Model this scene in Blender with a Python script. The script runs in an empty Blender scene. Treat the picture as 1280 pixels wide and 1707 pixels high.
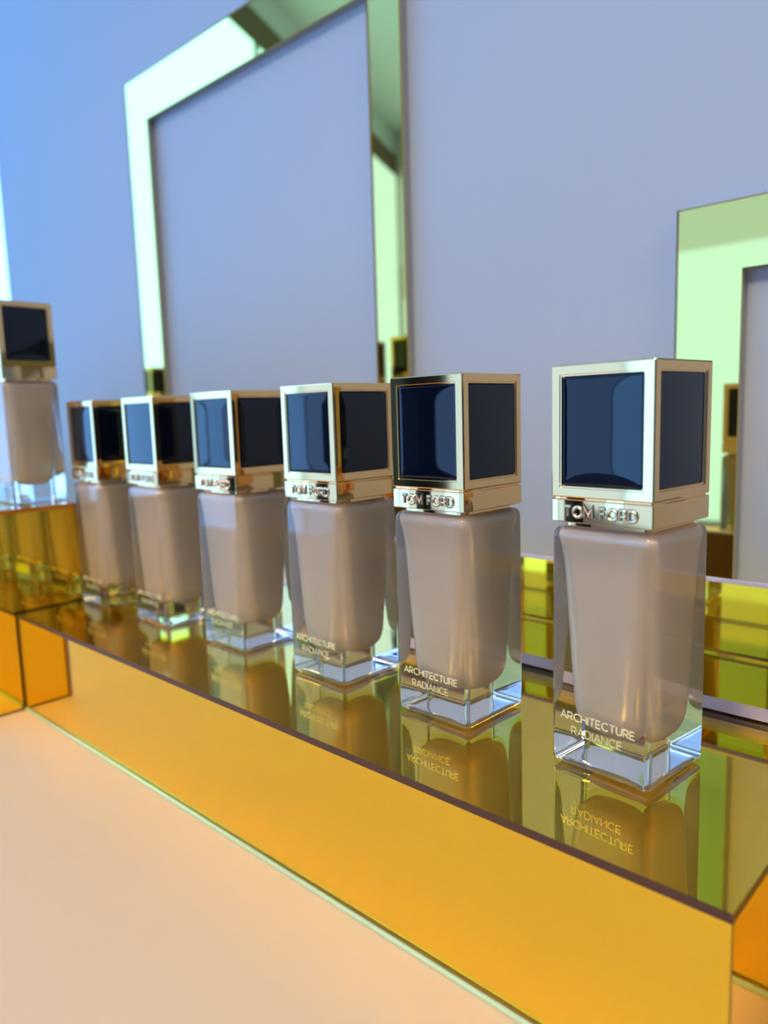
import bpy, bmesh, math
from mathutils import Vector, Matrix

# ------------------------------------------------------------------ camera, light, exposure
S = 0.001                      # all lengths below are millimetres
SC = bpy.context.scene
COL = SC.collection

cd = bpy.data.cameras.new('camera')
cam = bpy.data.objects.new('camera', cd)
COL.objects.link(cam)
SC.camera = cam
cd.sensor_fit = 'HORIZONTAL'
cd.sensor_width = 36.0
cd.lens = 1238.71 / 1280 * 36.0
cd.clip_start = 0.01
cd.clip_end = 50
cd.dof.use_dof = True
cd.dof.focus_distance = 0.207
cd.dof.aperture_fstop = 15.0
_yaw, _pit, _rol = 2.33306, -0.13283, -0.0308
_f = Vector((math.cos(_pit) * math.cos(_yaw), math.cos(_pit) * math.sin(_yaw), math.sin(_pit)))
_r0 = _f.cross(Vector((0, 0, 1))).normalized()
_u0 = _r0.cross(_f)
_r = _r0 * math.cos(_rol) + _u0 * math.sin(_rol)
_u = -_r0 * math.sin(_rol) + _u0 * math.cos(_rol)
_M = Matrix((_r, _u, -_f)).transposed().to_4x4()
_M.translation = Vector((85.108, -174.393, 93.489)) * S
cam.matrix_world = _M

world = bpy.data.worlds.new('world')
SC.world = world
world.use_nodes = True
world.node_tree.nodes['Background'].inputs[0].default_value = (0.60, 0.72, 1.0, 1)
world.node_tree.nodes['Background'].inputs[1].default_value = 0.3

SC.view_settings.view_transform = 'Standard'
SC.view_settings.look = 'None'
SC.view_settings.gamma = 1
SC.view_settings.use_curve_mapping = False
SC.view_settings.exposure = 0.0
SC.cycles.max_bounces = 28
SC.cycles.diffuse_bounces = 4
SC.cycles.glossy_bounces = 16
SC.cycles.transmission_bounces = 24
SC.cycles.use_denoising = True
SC.cycles.sample_clamp_indirect = 40.0
SC.cycles.blur_glossy = 0.3

DAY = (0.40, 1.0, 2.1)         # colour of the daylight through the windows


def area(name, loc, target, sx, sy, power, color):
    l = bpy.data.lights.new(name, 'AREA')
    l.shape = 'RECTANGLE'
    l.size, l.size_y = sx, sy
    l.energy = power
    l.color = color
    o = bpy.data.objects.new(name, l)
    COL.objects.link(o)
    o.location = loc
    o.rotation_euler = (Vector(target) - Vector(loc)).to_track_quat('-Z', 'Y').to_euler()
    return o


# warm shop lamp set in the ceiling over the counter, then an added fill
lamp = area('warm_area_light', (-0.10, -1.40, 1.70), (-0.12, -0.14, -0.05), 0.6, 0.5, 4.2, (1.0, 0.78, 0.50))
lamp.data.spread = math.radians(45)
right_fill = area('warm_area_light', (1.45, -0.45, 1.25), (-0.1, -0.03, 0.0), 0.5, 0.4, 0.9, (1.0, 0.76, 0.42))  # added warm fill from the right, lifts the bottles' right faces
right_fill.data.spread = math.radians(50)

# ------------------------------------------------------------------ materials


def mat(name, color=(0.8, 0.8, 0.8), rough=0.5, metal=0.0, ior=1.45, trans=0.0, emit=None, es=0.0, spec=0.5):
    m = bpy.data.materials.new(name)
    m.use_nodes = True
    b = m.node_tree.nodes['Principled BSDF']
    b.inputs['Base Color'].default_value = (*color, 1)
    b.inputs['Roughness'].default_value = rough
    b.inputs['Metallic'].default_value = metal
    b.inputs['IOR'].default_value = ior
    b.inputs['Transmission Weight'].default_value = trans
    b.inputs['Specular IOR Level'].default_value = spec
    if emit:
        b.inputs['Emission Color'].default_value = (*emit, 1)
        b.inputs['Emission Strength'].default_value = es
    return m


def noise_bump(m, scale, strength, dist=0.0002, detail=4):
    nt = m.node_tree
    tc = nt.nodes.new('ShaderNodeTexCoord')
    n = nt.nodes.new('ShaderNodeTexNoise')
    n.inputs['Scale'].default_value = scale
    n.inputs['Detail'].default_value = detail
    b = nt.nodes.new('ShaderNodeBump')
    b.inputs['Strength'].default_value = strength
    b.inputs['Distance'].default_value = dist
    nt.links.new(tc.outputs['Object'], n.inputs['Vector'])
    nt.links.new(n.outputs['Fac'], b.inputs['Height'])
    nt.links.new(b.outputs['Normal'], nt.nodes['Principled BSDF'].inputs['Normal'])
    return n


def noise_color(m, scale, c1, c2):
    nt = m.node_tree
    tc = nt.nodes.new('ShaderNodeTexCoord')
    n = nt.nodes.new('ShaderNodeTexNoise')
    n.inputs['Scale'].default_value = scale
    n.inputs['Detail'].default_value = 6
    r = nt.nodes.new('ShaderNodeValToRGB')
    r.color_ramp.elements[0].position = 0.3
    r.color_ramp.elements[0].color = (*c1, 1)
    r.color_ramp.elements[1].position = 0.7
    r.color_ramp.elements[1].color = (*c2, 1)
    nt.links.new(tc.outputs['Object'], n.inputs['Vector'])
    nt.links.new(n.outputs['Fac'], r.inputs['Fac'])
    nt.links.new(r.outputs['Color'], nt.nodes['Principled BSDF'].inputs['Base Color'])


M_ACR = mat('clear_acrylic', (1, 1, 1), 0.0, 0, 1.38, 1.0)
M_GMIR = mat('gold_mirror_coating', (0.95, 0.68, 0.04), 0.012, 1.0)
M_FMIR = mat('pale_gold_mirror_coating', (0.90, 0.78, 0.21), 0.012, 1.0)
M_EDGE = mat('dark_brown_panel_edge', (0.075, 0.03, 0.018), 0.35)
M_OLIVE = mat('olive_panel_edge', (0.30, 0.17, 0.02), 0.35)
M_OEDGE = mat('orange_panel_edge', (0.50, 0.16, 0.01), 0.3)
M_GREY = mat('grey_frame_side', (0.33, 0.36, 0.40), 0.4)
M_LEDGE = mat('frosted_acrylic_edge', (0.60, 0.56, 0.72), 0.25)
M_STRIP = mat('polished_green_edge', (0.62, 0.78, 0.46), 0.22, 0.35)
M_BACK = mat('brown_panel_back', (0.16, 0.075, 0.03), 0.5)
M_WALL = mat('lavender_backdrop_paint', (0.465, 0.53, 0.61), 0.5, spec=0.3)
noise_bump(M_WALL, 25, 0.05, 0.0005)
M_COUNTER = mat('peach_counter_paint', (0.67, 0.51, 0.33), 0.55, spec=0.25)
noise_color(M_COUNTER, 9, (0.64, 0.48, 0.31), (0.67, 0.51, 0.33))
noise_bump(M_COUNTER, 1800, 0.12, 0.00008, 2)
M_ROOM = mat('white_room_paint', (0.78, 0.78, 0.78), 0.7)
M_MAUVE = mat('mauve_room_paint', (0.46, 0.33, 0.33), 0.7)
M_FLOOR = mat('grey_floor', (0.35, 0.31, 0.29), 0.5)
noise_bump(M_FLOOR, 40, 0.1)
M_BEAM = mat('brown_window_head', (0.20, 0.12, 0.06), 0.6)
M_DARK = mat('added_dark_post', (0.01, 0.01, 0.012), 0.5)
M_WIN1 = mat('bright_daylight_pane', (0, 0, 0), 0.3, emit=DAY, es=2.3)
M_GLOW_FAINT = mat('faint_glow_strip', (0, 0, 0), 0.5, emit=(0.55, 0.90, 1.60), es=0.85)  # added fainter glow, softens the upper end of the mirrored brightness
M_GLOW_DIM = mat('dim_glow_panel', (0, 0, 0), 0.5, emit=(0.58, 1.08, 2.20), es=1.15)  # added dim glow in place of lit white wall

M_GOLD = mat('polished_gold', (0.95, 0.60, 0.25), 0.05, 1.0)
M_LETTER_SHADE = mat('letter_outline_shade', (0.22, 0.16, 0.09), 0.25, 1.0)
M_GLOSS = mat('black_lacquer', (0.002, 0.004, 0.011), 0.03, 0, 1.45)
noise_bump(M_GLOSS, 40, 0.006, 0.0004, 1)
M_GLASS = mat('clear_glass', (1, 1, 1), 0.0, 0, 1.5, 1.0)
noise_bump(M_GLASS, 60, 0.05, 0.0004, 2)
M_LIQ = mat('beige_foundation', (0.62, 0.53, 0.42), 0.2, spec=0.7)
M_PRINT = mat('pale_gold_print', (0.98, 0.90, 0.58), 0.3, 0.25)
M_GOLD2 = mat('satin_gold_letters', (0.96, 0.82, 0.58), 0.28, 1.0)

# ------------------------------------------------------------------ mesh helpers


def link(name, bm, mats, parent=None, smooth=None, wn=False):
    me = bpy.data.meshes.new(name)
    bm.normal_update()
    bm.to_mesh(me)
    bm.free()
    for m in (mats if isinstance(mats, (list, tuple)) else [mats]):
        me.materials.append(m)
    if smooth is not None:
        me.polygons.foreach_set('use_smooth', [True] * len(me.polygons))
        me.set_sharp_from_angle(angle=math.radians(smooth))
    o = bpy.data.objects.new(name, me)
    COL.objects.link(o)
    if parent:
        o.parent = parent
    if wn:
        w = o.modifiers.new('weighted_normal', 'WEIGHTED_NORMAL')
        w.keep_sharp = True
        w.weight = 100
    return o


def box(bm, x0, x1, y0, y1, z0, z1, mi=0, faces=None):
    """axis box in mm; faces maps a side (-x +x -y +y -z +z) to a material index"""
    v = [bm.verts.new((x * S, y * S, z * S)) for x in (x0, x1) for y in (y0, y1) for z in (z0, z1)]
    q = {'-x': (0, 1, 3, 2), '+x': (4, 6, 7, 5), '-y': (0, 4, 5, 1), '+y': (2, 3, 7, 6), '-z': (0, 2, 6, 4), '+z': (1, 5, 7, 3)}
    for k, idx in q.items():
        f = bm.faces.new([v[i] for i in idx])
        f.material_index = (faces or {}).get(k, mi)
    return bm


def bevel(bm, w, seg=2):
    bmesh.ops.bevel(bm, geom=list(bm.edges), offset=w * S, segments=seg, profile=0.5, affect='EDGES')
    return bm


def tag(o, label=None, cat=None, group=None, kind=None):
    if label:
        o['label'] = label
    if cat:
        o['category'] = cat
    if group:
        o['group'] = group
    if kind:
        o['kind'] = kind
    return o


def empty(name, loc=(0, 0, 0), rz=0.0):
    o = bpy.data.objects.new(name, None)
    COL.objects.link(o)
    o.location = [c * S for c in loc]
    o.rotation_euler = (0, 0, rz)
    o.empty_display_size = 0.01
    return o


def sheet(name, parent, x0, x1, y0, y1, z0, z1, face, edge=M_EDGE, coat=None, clear=M_ACR):
    """mirror-acrylic sheet: clear on the side it is seen from, coated behind, painted edges"""
    opp = {'+z': '-z', '-z': '+z', '+x': '-x', '-x': '+x', '+y': '-y', '-y': '+y'}[face]
    bm = bmesh.new()
    box(bm, x0, x1, y0, y1, z0, z1, 2, {face: 0, opp: 1})
    return link(name, bm, [clear, coat or M_GMIR, edge], parent)


# ------------------------------------------------------------------ the room
def quadwall(name, p, q, z0, z1, th, m, parent=None, out=1):
    """vertical slab from p to q (metres), thickness th to its outer side"""
    d = Vector((q[0] - p[0], q[1] - p[1], 0)).normalized()
    n = Vector((-d.y, d.x, 0)) * th * out
    bm = bmesh.new()
    lo = [Vector((p[0], p[1], z0)), Vector((q[0], q[1], z0)), Vector((q[0], q[1], z0)) + n, Vector((p[0], p[1], z0)) + n]
    vb = [bm.verts.new(v) for v in lo]
    vt = [bm.verts.new(v + Vector((0, 0, z1 - z0))) for v in lo]
    bm.faces.new(vb[::-1])
    bm.faces.new(vt)
    for i in range(4):
        bm.faces.new([vb[i], vb[(i + 1) % 4], vt[(i + 1) % 4], vt[i]])
    bmesh.ops.recalc_face_normals(bm, faces=bm.faces)
    return link(name, bm, m, parent)


def L(t):     # the glazed side of the room runs along this line
    return (-2.29 - 0.42 * t, -1.35 - 0.91 * t)


ZF, ZC = -0.95, 1.75
bm = bmesh.new()
box(bm, -4200, 2200, -3600, 2200, ZF * 1000 - 50, ZF * 1000)
tag(link('floor', bm, M_FLOOR), kind='structure')
bm = bmesh.new()
box(bm, -4200, 2200, -3600, 2200, ZC * 1000, ZC * 1000 + 50)
tag(link('ceiling', bm, M_ROOM), kind='structure')
tag(quadwall('wall_right', (1.9, -3.1), (1.9, 1.9), ZF, ZC, 0.05, M_MAUVE, out=-1), kind='structure')
tag(quadwall('wall_far', (-0.85, 1.9), (1.9, 1.9), ZF, ZC, 0.05, M_ROOM, out=1), kind='structure')

SILL = -0.45
tag(quadwall('wall_left', L(-3.5), L(1.86), ZF, SILL, 0.05, M_MAUVE, out=-1), kind='structure')
tag(quadwall('baseboard_front', (-3.07, -3.05), (-0.4, -3.05), ZF, SILL, 0.05, M_MAUVE, out=-1), kind='structure')
# glazed wall on the left: panes between dark mullions under a brown head beam
ts = [-3.5, -2.6, -1.75, -1.25, 0.1, 0.62, 1.25, 1.86]
w1 = tag(quadwall('window_1', L(ts[0]), L(ts[-1]), 1.50, 1.62, 0.08, M_BEAM, out=-1), kind='structure')
tag(quadwall('trim_1', L(ts[0]), L(ts[-1]), 1.62, ZC, 0.08, M_ROOM, out=-1), kind='structure')
for i in range(len(ts) - 1):
    a, b = L(ts[i] + 0.02), L(ts[i + 1] - 0.02)
    quadwall('glow_pane', a, b, SILL, 1.50, 0.02, M_WIN1 if ts[i] < 0.6 and i != 2 else M_GLOW_DIM, w1, out=-1)  # dim panels are added glow; the third is dimmed to spare the backdrop
    a, b = L(ts[i] - 0.02), L(ts[i] + 0.02)
    quadwall('mullion', a, b, SILL, 1.50, 0.05, M_GREY, w1, out=-1)
# the front of the room, behind the photographer: a daylight window between added glow panels
w2 = tag(quadwall('window_2', (-3.07, -3.05), (-0.4, -3.05), 0.98, 1.04, 0.08, M_ROOM, out=-1), kind='structure')
tag(quadwall('trim_2', (-3.07, -3.05), (-0.4, -3.05), 1.04, ZC, 0.08, M_ROOM, out=-1), kind='structure')
for (xa, xb, m) in ((-3.05, -2.15, M_GLOW_DIM), (-2.13, -1.62, M_WIN1), (-1.60, -0.42, M_GLOW_DIM)):
    quadwall('glow_strip', (xa, -3.05), (xb, -3.05), 0.78, 0.98, 0.02, M_GLOW_FAINT, w2, out=-1)
    quadwall('glow_pane', (xa, -3.05), (xb, -3.05), SILL, 0.78, 0.02, m, w2, out=-1)
    quadwall('mullion', (xb, -3.05), (xb + 0.02, -3.05), SILL, 0.98, 0.05, M_GREY, w2, out=-1)
tag(quadwall('wall_front', (-0.4, -3.05), (1.9, -3.05), ZF, ZC, 0.05, M_MAUVE, out=-1), kind='structure')

pl = empty('added_dark_post', (-790, -740, ZF * 1000))  # added unseen block, placed so the second nearest cap reflects black
tag(pl, 'black square pillar added out of view for the dark reflection in the second nearest cap', 'post')
for nm, hw, za, zb in (('base', 75, 0, 60), ('shaft', 52, 60, 1250), ('post_top', 56, 1250, 1280)):
    bm = bmesh.new()
    box(bm, -hw, hw, -hw, hw, za, zb)
    bevel(bm, 3, 2)
    link(nm, bm, M_DARK, pl)

# lavender backdrop panel behind the display
bm = bmesh.new()
box(bm, -772, 900, 150, 170, -50, 1300)
tag(link('wall_back', bm, M_WALL), kind='structure')

# ------------------------------------------------------------------ counter
ct = empty('display_counter', (0, 0, -50))
tag(ct, 'peach painted counter top under the mirrored steps', 'counter')
bm = bmesh.new()
box(bm, -1500, 900, -420, 170, -30, 0)
bevel(bm, 1.5, 2)
link('counter_top', bm, M_COUNTER, ct)
bm = bmesh.new()
box(bm, -1480, 880, -390, 160, -900, -30.2)
link('base_cabinet', bm, M_COUNTER, ct)

# ------------------------------------------------------------------ mirrored steps
YF, YB = -40.8, 50.0
X0, X1 = -297.0, 43.2
TH = 2.2


def block(name, label, x0, x1, y0, y1, z0, z1, edge=M_EDGE, cat='display step', strip=None, top='top_panel', left=False):
    e = empty(name, (0, 0, 0))
    tag(e, label, cat)
    sheet(top, e, x0, x1, y0, y1, z1 - TH, z1, '+z', edge)
    sheet('front_panel', e, x0 + .05, x1 - .2, y0 + .2, y0 + 1.4, z0 + (1.6 if strip else 0), z1 - TH - .03, '-y', M_OLIVE)
    sheet('end_panel', e, x1 - TH, x1 - .2, y0 + 1.45, y1 - .05, z0, z1 - TH - .03, '+x', M_EDGE)
    if left:
        sheet('end_panel', e, x0 + .2, x0 + TH, y0 + .25, y1 - .05, z0, z1 - TH - .03, '-x', M_EDGE)
    sheet('back_panel', e, x0 + .05, x1 - TH - .05, y1 - TH, y1 - .05, z0, z1 - TH - .03, '+y', M_EDGE)
    if strip:
        bm = bmesh.new()
        box(bm, strip[0], strip[1], y0 - 0.7, y0 + 2.0, z0, z0 + 1.5)
        bevel(bm, .4, 2)
        tag(link('base_strip', bm, M_STRIP, e), 'pale green polished strip along the foot of the front panel')
    return e


block('mirrored_step', 'long gold mirror acrylic step carrying the row of six bottles', X0, X1, YF, YB, -50, 0,
      strip=(X0 + 0.5, X1 - 0.5))
block('mirrored_plinth', 'taller gold mirror plinth left of the bottle row, with an orange top edge',
      -1000, X0 - .2, -64, 34, -50, 52, edge=M_OEDGE, cat='display plinth')
rs = block('mirrored_step', 'set back gold mirror step beyond the right end, seen mirrored in the end panel',
           X1 + 2, 330, 5, YB - .1, -50, -4, strip=(X1 + 2.5, 328))

# rear ledge with a frosted edge, and the low mirror riser standing on it
sh = empty('rear_ledge')
tag(sh, 'acrylic ledge with a pale lavender front edge behind the bottle row', 'ledge')
sheet('top_panel', sh, -760, 420, YB + .3, 149.7, 0.6, 4.6, '+z', M_LEDGE)
bm = bmesh.new()
box(bm, -758, 418, YB + 1.5, 149.7, -50, 0.3)
link('body', bm, M_BACK, sh)
ri = empty('low_mirror_riser', (0, 0, 4.6))
tag(ri, 'low upright gold mirror strip on the ledge behind the bottles', 'mirror')
sheet('mirror_panel', ri, -758, 418, 93, 95.6, .02, 25.7, '-y', M_BACK)
bm = bmesh.new()
box(bm, -758, 418, 92.8, 95.8, 25.75, 26.8)
tag(link('top_edge', bm, M_LEDGE, ri), 'pale grey polished top edge')
bm = bmesh.new()
box(bm, -758, 418, 95.65, 96.4, .02, 25.7)
link('back_sheet', bm, M_BACK, ri)


# ------------------------------------------------------------------ arch shaped mirror frames
def arch(name, label, xo0, xi0, xi1, xo1, zb, zi, zo, y0, y1):
    e = empty(name, ((xo0 + xo1) / 2, y0, zb))
    tag(e, label, 'mirror frame')
    ox, oy, oz = (xo0 + xo1) / 2, y0, zb

    def ringmesh(ya, yb, mi):
        bm = bmesh.new()
        P = [(xo0, zb), (xo0, zo), (xo1, zo), (xo1, zb), (xi1, zb), (xi1, zi), (xi0, zi), (xi0, zb)]
        A = [bm.verts.new(((x - ox) * S, (ya - oy) * S, (z - oz) * S)) for x, z in P]
        B = [bm.verts.new(((x - ox) * S, (yb - oy) * S, (z - oz) * S)) for x, z in P]
        for q in ((0, 1, 6, 7), (1, 2, 5, 6), (2, 3, 4, 5)):
            f = bm.faces.new([A[i] for i in q])
            f.material_index = mi[0]
            f = bm.faces.new([B[i] for i in q][::-1])
            f.material_index = mi[1]
        for i in range(8):
            j = (i + 1) % 8
            f = bm.faces.new([A[j], A[i], B[i], B[j]])
            f.material_index = mi[2]
        bmesh.ops.recalc_face_normals(bm, faces=bm.faces)
        return bm
    link('mirror_face', ringmesh(y0, y0 + 1.6, (0, 1, 2)), [M_ACR, M_FMIR, M_FEDGE], e)
    link('backing', ringmesh(y0 + 1.65, y1, (0, 0, 0)), [M_GREY], e)
    return e


M_FEDGE = mat('yellow_frame_edge', (0.50, 0.42, 0.05), 0.3)
arch('mirror_frame', 'large square gold mirror frame on the lavender wall behind the left bottles', -489, -457.5, -221, -197, 4.8, 322, 356, 144, 149.8)
arch('mirror_frame', 'smaller gold mirror frame behind the nearest bottle at the right edge', -46, -19.6, 234, 260, 4.8, 145.8, 172.5, 144, 149.8)

# ------------------------------------------------------------------ lettering out of strokes


def arc(cx, cy, rx, ry, a0, a1, n=14):
    return [(cx + rx * math.cos(math.radians(a0 + (a1 - a0) * i / n)), cy + ry * math.sin(math.radians(a0 + (a1 - a0) * i / n))) for i in range(n + 1)]


GL = {
    'A': (0.80, [[(0, 0), (.40, 1), (.80, 0)], [(.14, .30), (.66, .30)]]),
    'R': (0.66, [[(0, 0), (0, 1), (.34, 1)] + arc(.34, .70, .28, .30, 90, -90, 10)[1:] + [(0, .40)], [(.34, .40), (.64, 0)]]),
    'C': (0.84, [arc(.50, .5, .48, .5, 48, 312, 20)]),
    'H': (0.72, [[(0, 0), (0, 1)], [(.72, 0), (.72, 1)], [(0, .5), (.72, .5)]]),
    'I': (0.02, [[(0, 0), (0, 1)]]),
    'T': (0.70, [[(0, 1), (.70, 1)], [(.35, 1), (.35, 0)]]),
    'E': (0.56, [[(.56, 1), (0, 1), (0, 0), (.58, 0)], [(0, .51), (.50, .51)]]),
    'U': (0.70, [[(0, 1), (0, .36)] + arc(.35, .36, .35, .36, 180, 360, 12)[1:] + [(.70, 1)]]),
    'D': (0.80, [[(0, 0), (0, 1), (.34, 1)] + arc(.34, .5, .46, .5, 90, -90, 14)[1:] + [(0, 0)]]),
    'N': (0.74, [[(0, 0), (0, 1), (.74, 0), (.74, 1)]]),
    'O': (1.02, [arc(.51, .5, .51, .5, 0, 360, 26)]),
    'M': (0.92, [[(0, 0), (0, 1), (.46, .25), (.92, 1), (.92, 0)]]),
    'F': (0.52, [[(.52, 1), (0, 1), (0, 0)], [(0, .52), (.46, .52)]]),
    ' ': (0.30, []),
}


def ribbon(bm, pts, w, y0, y1, ridge=0):
    closed = (Vector(pts[0]) - Vector(pts[-1])).length < 1e-4
    P = [Vector(p) for p in (pts[:-1] if closed else pts)]
    n = len(P)
    Lf, Rt = [], []
    for i in range(n):
        a = P[i - 1] if (i > 0 or closed) else None
        b = P[(i + 1) % n] if (i < n - 1 or closed) else None
        d1 = (P[i] - a).normalized() if a is not None else None
        d2 = (b - P[i]).normalized() if b is not None else None
        if d1 is None:
            d1 = d2
        if d2 is None:
            d2 = d1
        n1, n2 = Vector((-d1.y, d1.x)), Vector((-d2.y, d2.x))
        m = n1 + n2
        if m.length < .2:
            m = n1
        m.normalize()
        k = min(1 / max(.45, m.dot(n1)), 2.0)
        Lf.append(P[i] + m * w / 2 * k)
        Rt.append(P[i] - m * w / 2 * k)

    def V(p, y):
        return bm.verts.new((p.x * S, y * S, p.y * S))
    rg = ridge
    lf = [V(p, y0 + rg) for p in Lf]
    rf = [V(p, y0 + rg) for p in Rt]
    mf = [V(p, y0) for p in P] if rg else None
    lb = [V(p, y1) for p in Lf]
    rb = [V(p, y1) for p in Rt]
    for i in range(n if closed else n - 1):
        j = (i + 1) % n
        if rg:
            bm.faces.new((lf[i], mf[i], mf[j], lf[j]))
            bm.faces.new((mf[i], rf[i], rf[j], mf[j]))
        else:
            bm.faces.new((lf[i], rf[i], rf[j], lf[j]))
        bm.faces.new((lb[j], rb[j], rb[i], lb[i]))
        bm.faces.new((lf[j], lb[j], lb[i], lf[i]))
        bm.faces.new((rf[i], rb[i], rb[j], rf[j]))
    if not closed:
        bm.faces.new((lf[0], lb[0], rb[0], rf[0]) + ((mf[0],) if rg else ()))
        bm.faces.new(((mf[-1],) if rg else ()) + (rf[-1], rb[-1], lb[-1], lf[-1]))


def word(bm, text, x0, x1, zb, h, w, y0, y1, gap=.22, ridge=0):
    tot = sum(GL[c][0] for c in text) + gap * (len(text) - 1)
    sx = (x1 - x0) / tot
    x = x0
    for c in text:
        gw, st = GL[c]
        for pl in st:
            ribbon(bm, [(x + px * sx, zb + pz * h) for px, pz in pl], w, y0, y1, ridge)
        x += (gw + gap) * sx


# ------------------------------------------------------------------ the bottle
def ring(bm, a, r, z, n=6):
    vs = []
    for cx, cy, a0 in ((1, 1, 0), (-1, 1, 90), (-1, -1, 180), (1, -1, 270)):
        for i in range(n + 1):
            t = math.radians(a0 + 90 * i / n)
            vs.append(bm.verts.new(((cx * (a - r) + r * math.cos(t)) * S, (cy * (a - r) + r * math.sin(t)) * S, z * S)))
    return vs


def loft(bm, prof, n=6, cap0=True, cap1=True):
    rs = [ring(bm, a, r, z, n) for a, r, z in prof]
    m = len(rs[0])
    for A, B in zip(rs, rs[1:]):
        for i in range(m):
            j = (i + 1) % m
            bm.faces.new((A[i], A[j], B[j], B[i]))
    if cap0:
        bm.faces.new(rs[0][::-1])
    if cap1:
        bm.faces.new(rs[-1])
    return rs


HW = 14.0


def make_bottle():
    t = empty('foundation_bottle')
    # glass: thick square block, rounded edges, shallow hollow under the foot
    bm = bmesh.new()
    loft(bm, [(8.0, 3.0, 1.0), (11.6, 2.2, .85), (12.4, 2.0, .25), (12.9, 1.8, .10), (13.5, 1.6, .22), (13.9, 1.4, .6), (14.05, 1.4, 1.2),
              (14.12, 1.4, 14), (14.12, 1.4, 40), (14.05, 1.4, 60.6), (13.95, 1.5, 61.8), (13.6, 1.7, 62.8), (12.9, 2.0, 63.35), (12.0, 2.2, 63.5), (9.0, 3.0, 63.5)], 6)
    gl = link('glass_body', bm, M_GLASS, t, smooth=40, wn=True)
    # liquid filling the tapered cavity
    bm = bmesh.new()
    prof = [(3.0, 2.9, 8.9), (5.2, 4.4, 9.1), (7.2, 5.0, 9.9), (8.7, 5.2, 11.3), (9.5, 5.2, 13.2), (9.9, 5.0, 16), (10.3, 4.8, 22), (10.8, 4.6, 30),
            (11.3, 4.4, 40), (11.7, 4.2, 48), (12.1, 4.0, 54), (12.6, 3.6, 58), (13.0, 3.2, 60), (13.1, 3.0, 61.0), (12.9, 3.0, 61.7), (12.2, 3.0, 62.2), (8, 3.0, 62.4)]
    loft(bm, prof, 8)
    link('liquid', bm, M_LIQ, t, smooth=50)
    # printed lettering on the front of the glass
    bm = bmesh.new()
    word(bm, 'ARCHITECTURE', -10.9, 10.2, 12.75, 1.95, .27, -14.24, -14.16)
    word(bm, 'RADIANCE', -7.6, 6.7, 9.05, 1.95, .19, -14.24, -14.16)
    link('printed_lettering', bm, M_PRINT, t)
    # collar with raised lettering
    bm = bmesh.new()
    loft(bm, [(11.8, 1.5, 63.55), (11.8, 1.5, 64.6), (13.7, .5, 64.6), (14.0, .35, 64.85), (14.0, .35, 70.25), (13.75, .3, 70.5), (13.4, .3, 70.5), (13.4, .3, 70.9)], 3)
    co = link('collar', bm, M_GOLD, t, smooth=30)
    bm = bmesh.new()
    word(bm, 'TOM FORD', -9.9, 9.9, 66.2, 2.5, .62, -14.45, -13.9, gap=.30, ridge=.18)
    link('raised_lettering', bm, M_GOLD2, co)
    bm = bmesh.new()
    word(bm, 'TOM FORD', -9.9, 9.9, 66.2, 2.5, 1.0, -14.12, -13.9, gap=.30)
    link('lettering_shade', bm, M_LETTER_SHADE, co)  # added dark outline standing in for dark reflections around the letters
    # cap: gold frame with recessed windows on all four sides and on top
    bm = bmesh.new()
    z0, z1 = 70.95, 103.8
    box(bm, -HW, HW, -HW, HW, z0, z1)
    bmesh.ops.bevel(bm, geom=list(bm.edges), offset=.35 * S, segments=2, profile=.5, affect='EDGES')
    big = sorted(bm.faces, key=lambda f: -f.calc_area())[:6]
    for f in big:
        bm.normal_update()
        if f.normal.z < -.5:
            continue
        for th, dp in ((2.0, 0), (.12, -.25), (.35, 0), (.12, -.45)):
            bmesh.ops.inset_region(bm, faces=[f], thickness=th * S, depth=dp * S, use_even_offset=True)
    cp = link('cap', bm, M_GOLD, t)

    def pillow(w, h, dome, thick=.5):
        # plate centred on the origin in x/z, facing -y, domed slightly, rounded corners
        bm = bmesh.new()
        N, r = 5, 1.0
        out = []
        for cx, cz, a0 in ((1, 1, 0), (-1, 1, 90), (-1, -1, 180), (1, -1, 270)):
            for i in range(N + 1):
                a = math.radians(a0 + 90 * i / N)
                out.append((cx * (w - r) + r * math.cos(a), cz * (h - r) + r * math.sin(a)))
        dense = []
        for i in range(len(out)):
            p, q = out[i], out[(i + 1) % len(out)]
            dense.append(p)
            if math.hypot(q[0] - p[0], q[1] - p[1]) > 3:
                dense += [(p[0] + (q[0] - p[0]) * k / 8, p[1] + (q[1] - p[1]) * k / 8) for k in range(1, 8)]
        out = dense
        rings = []
        for k, y in ((1.0, thick), (1.0, .10), (.985, 0.0), (.96, -.06), (.92, -.10), (.85, None), (.75, None), (.62, None), (.48, None), (.34, None), (.2, None), (.06, None)):
            # convex about the upright axis only, as a watch-glass plate
            rings.append([bm.verts.new((x * k * S, (y if y is not None else -.10 - dome * (1 - (x * k / (.92 * w)) ** 2) * min(1, (.92 - k) / .17)) * S, z * k * S)) for x, z in out])
        m = len(out)
        for A, B in zip(rings, rings[1:]):
            for i in range(m):
                j = (i + 1) % m
                bm.faces.new((A[j], A[i], B[i], B[j]))
        bm.faces.new(rings[0])
        bm.faces.new(rings[-1][::-1])
        bmesh.ops.recalc_face_normals(bm, faces=bm.faces)
        return bm
    zc = (z0 + z1) / 2
    side = None
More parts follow.
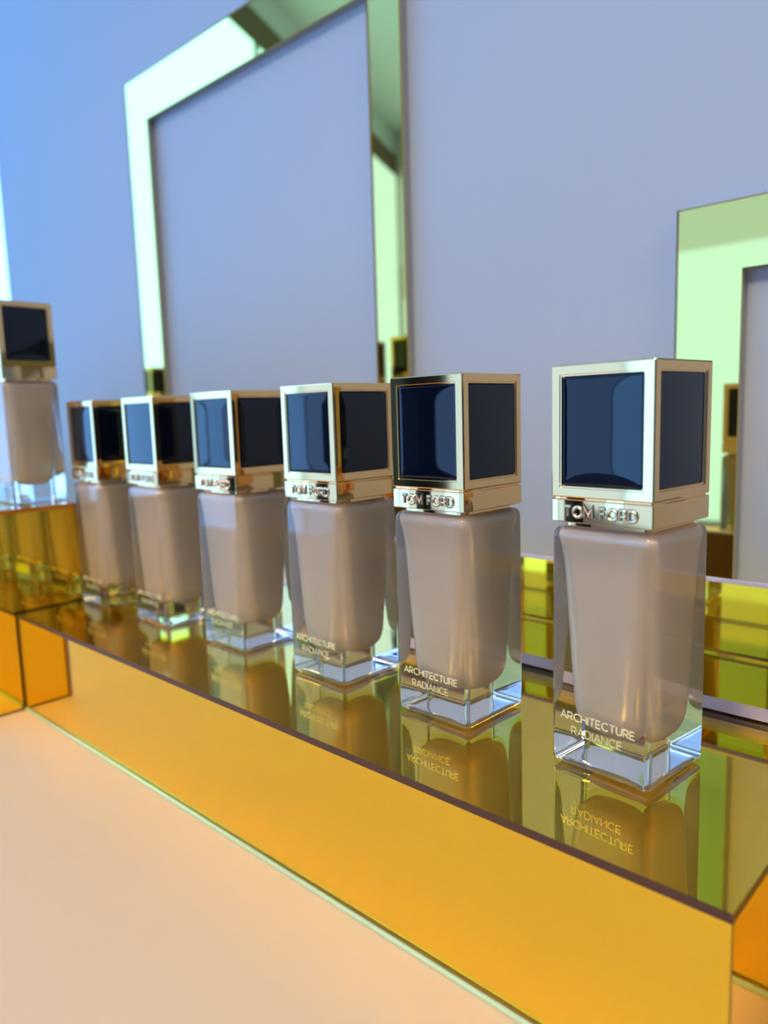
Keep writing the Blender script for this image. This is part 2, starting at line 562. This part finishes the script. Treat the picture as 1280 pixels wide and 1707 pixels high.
    for k in range(4):
        if side is None:
            side = link('black_inset', pillow(11.25, 13.65, .16), M_GLOSS, cp, smooth=60)
            o = side
        else:
            o = side.copy()
            COL.objects.link(o)
            o.parent = cp
        a = k * math.pi / 2
        o.location = (math.sin(a) * 13.35 * S, -math.cos(a) * 13.35 * S, zc * S)
        o.rotation_euler = (0, 0, a)
    top = link('black_inset', pillow(11.25, 11.25, .2), M_GLOSS, cp, smooth=60)
    top.location = (0, 0, (z1 - .65) * S)
    top.rotation_euler = (-math.pi / 2, 0, 0)
    return t


def copy_tree(o, parent=None):
    c = o.copy()
    COL.objects.link(c)
    if parent:
        c.parent = parent
    for ch in [x for x in o.children]:
        copy_tree(ch, c)
    return c


proto = make_bottle()
ROW = [   # x of the right side, y of the front, yaw, label
    (14.62, -8.85, -4.79, 'nearest and largest foundation bottle, rightmost of the row, with blue sheen on its cap'),
    (-41.47, -8.22, -1.47, 'second nearest square foundation bottle in the row, its label legible and mirrored below'),
    (-95.67, -6.97, -1.07, 'third square foundation bottle counted from the nearest one, in the middle of the row'),
    (-154.10, -6.69, 0.76, 'fourth square foundation bottle from the nearest, third from the left end of the row'),
    (-210.87, -7.30, -0.23, 'second farthest square foundation bottle of the row of six on the long step'),
    (-265.30, -8.74, 0.18, 'farthest and smallest bottle of the row of six, next to the taller plinth'),
]
for i, (xr, yf, yaw, lab) in enumerate(ROW):
    b = proto if i == 0 else copy_tree(proto)
    b.location = ((xr - HW) * S, (yf + HW) * S, 0.0)
    b.rotation_euler = (0, 0, math.radians(yaw))
    tag(b, lab, 'bottle', 'foundation bottles in a row on the long step')
b = copy_tree(proto)
b.location = ((-318.0 - HW) * S, (-29.3 + HW) * S, 52 * S)
b.rotation_euler = (0, 0, 0)
tag(b, 'foundation bottle standing higher than the row on the plinth, cut by the left edge', 'bottle', 'foundation bottles on the plinth')
for k in range(1, 8):
    b = copy_tree(proto)
    b.location = ((-318.0 - HW - 60 * k) * S, (-29.3 + HW) * S, 52 * S)
    b.rotation_euler = (0, 0, 0)
    tag(b, 'foundation bottle out of view on the plinth, %s place left of the one in view' % ('first', 'second', 'third', 'fourth', 'fifth', 'sixth', 'seventh')[k - 1], 'bottle', 'foundation bottles on the plinth')
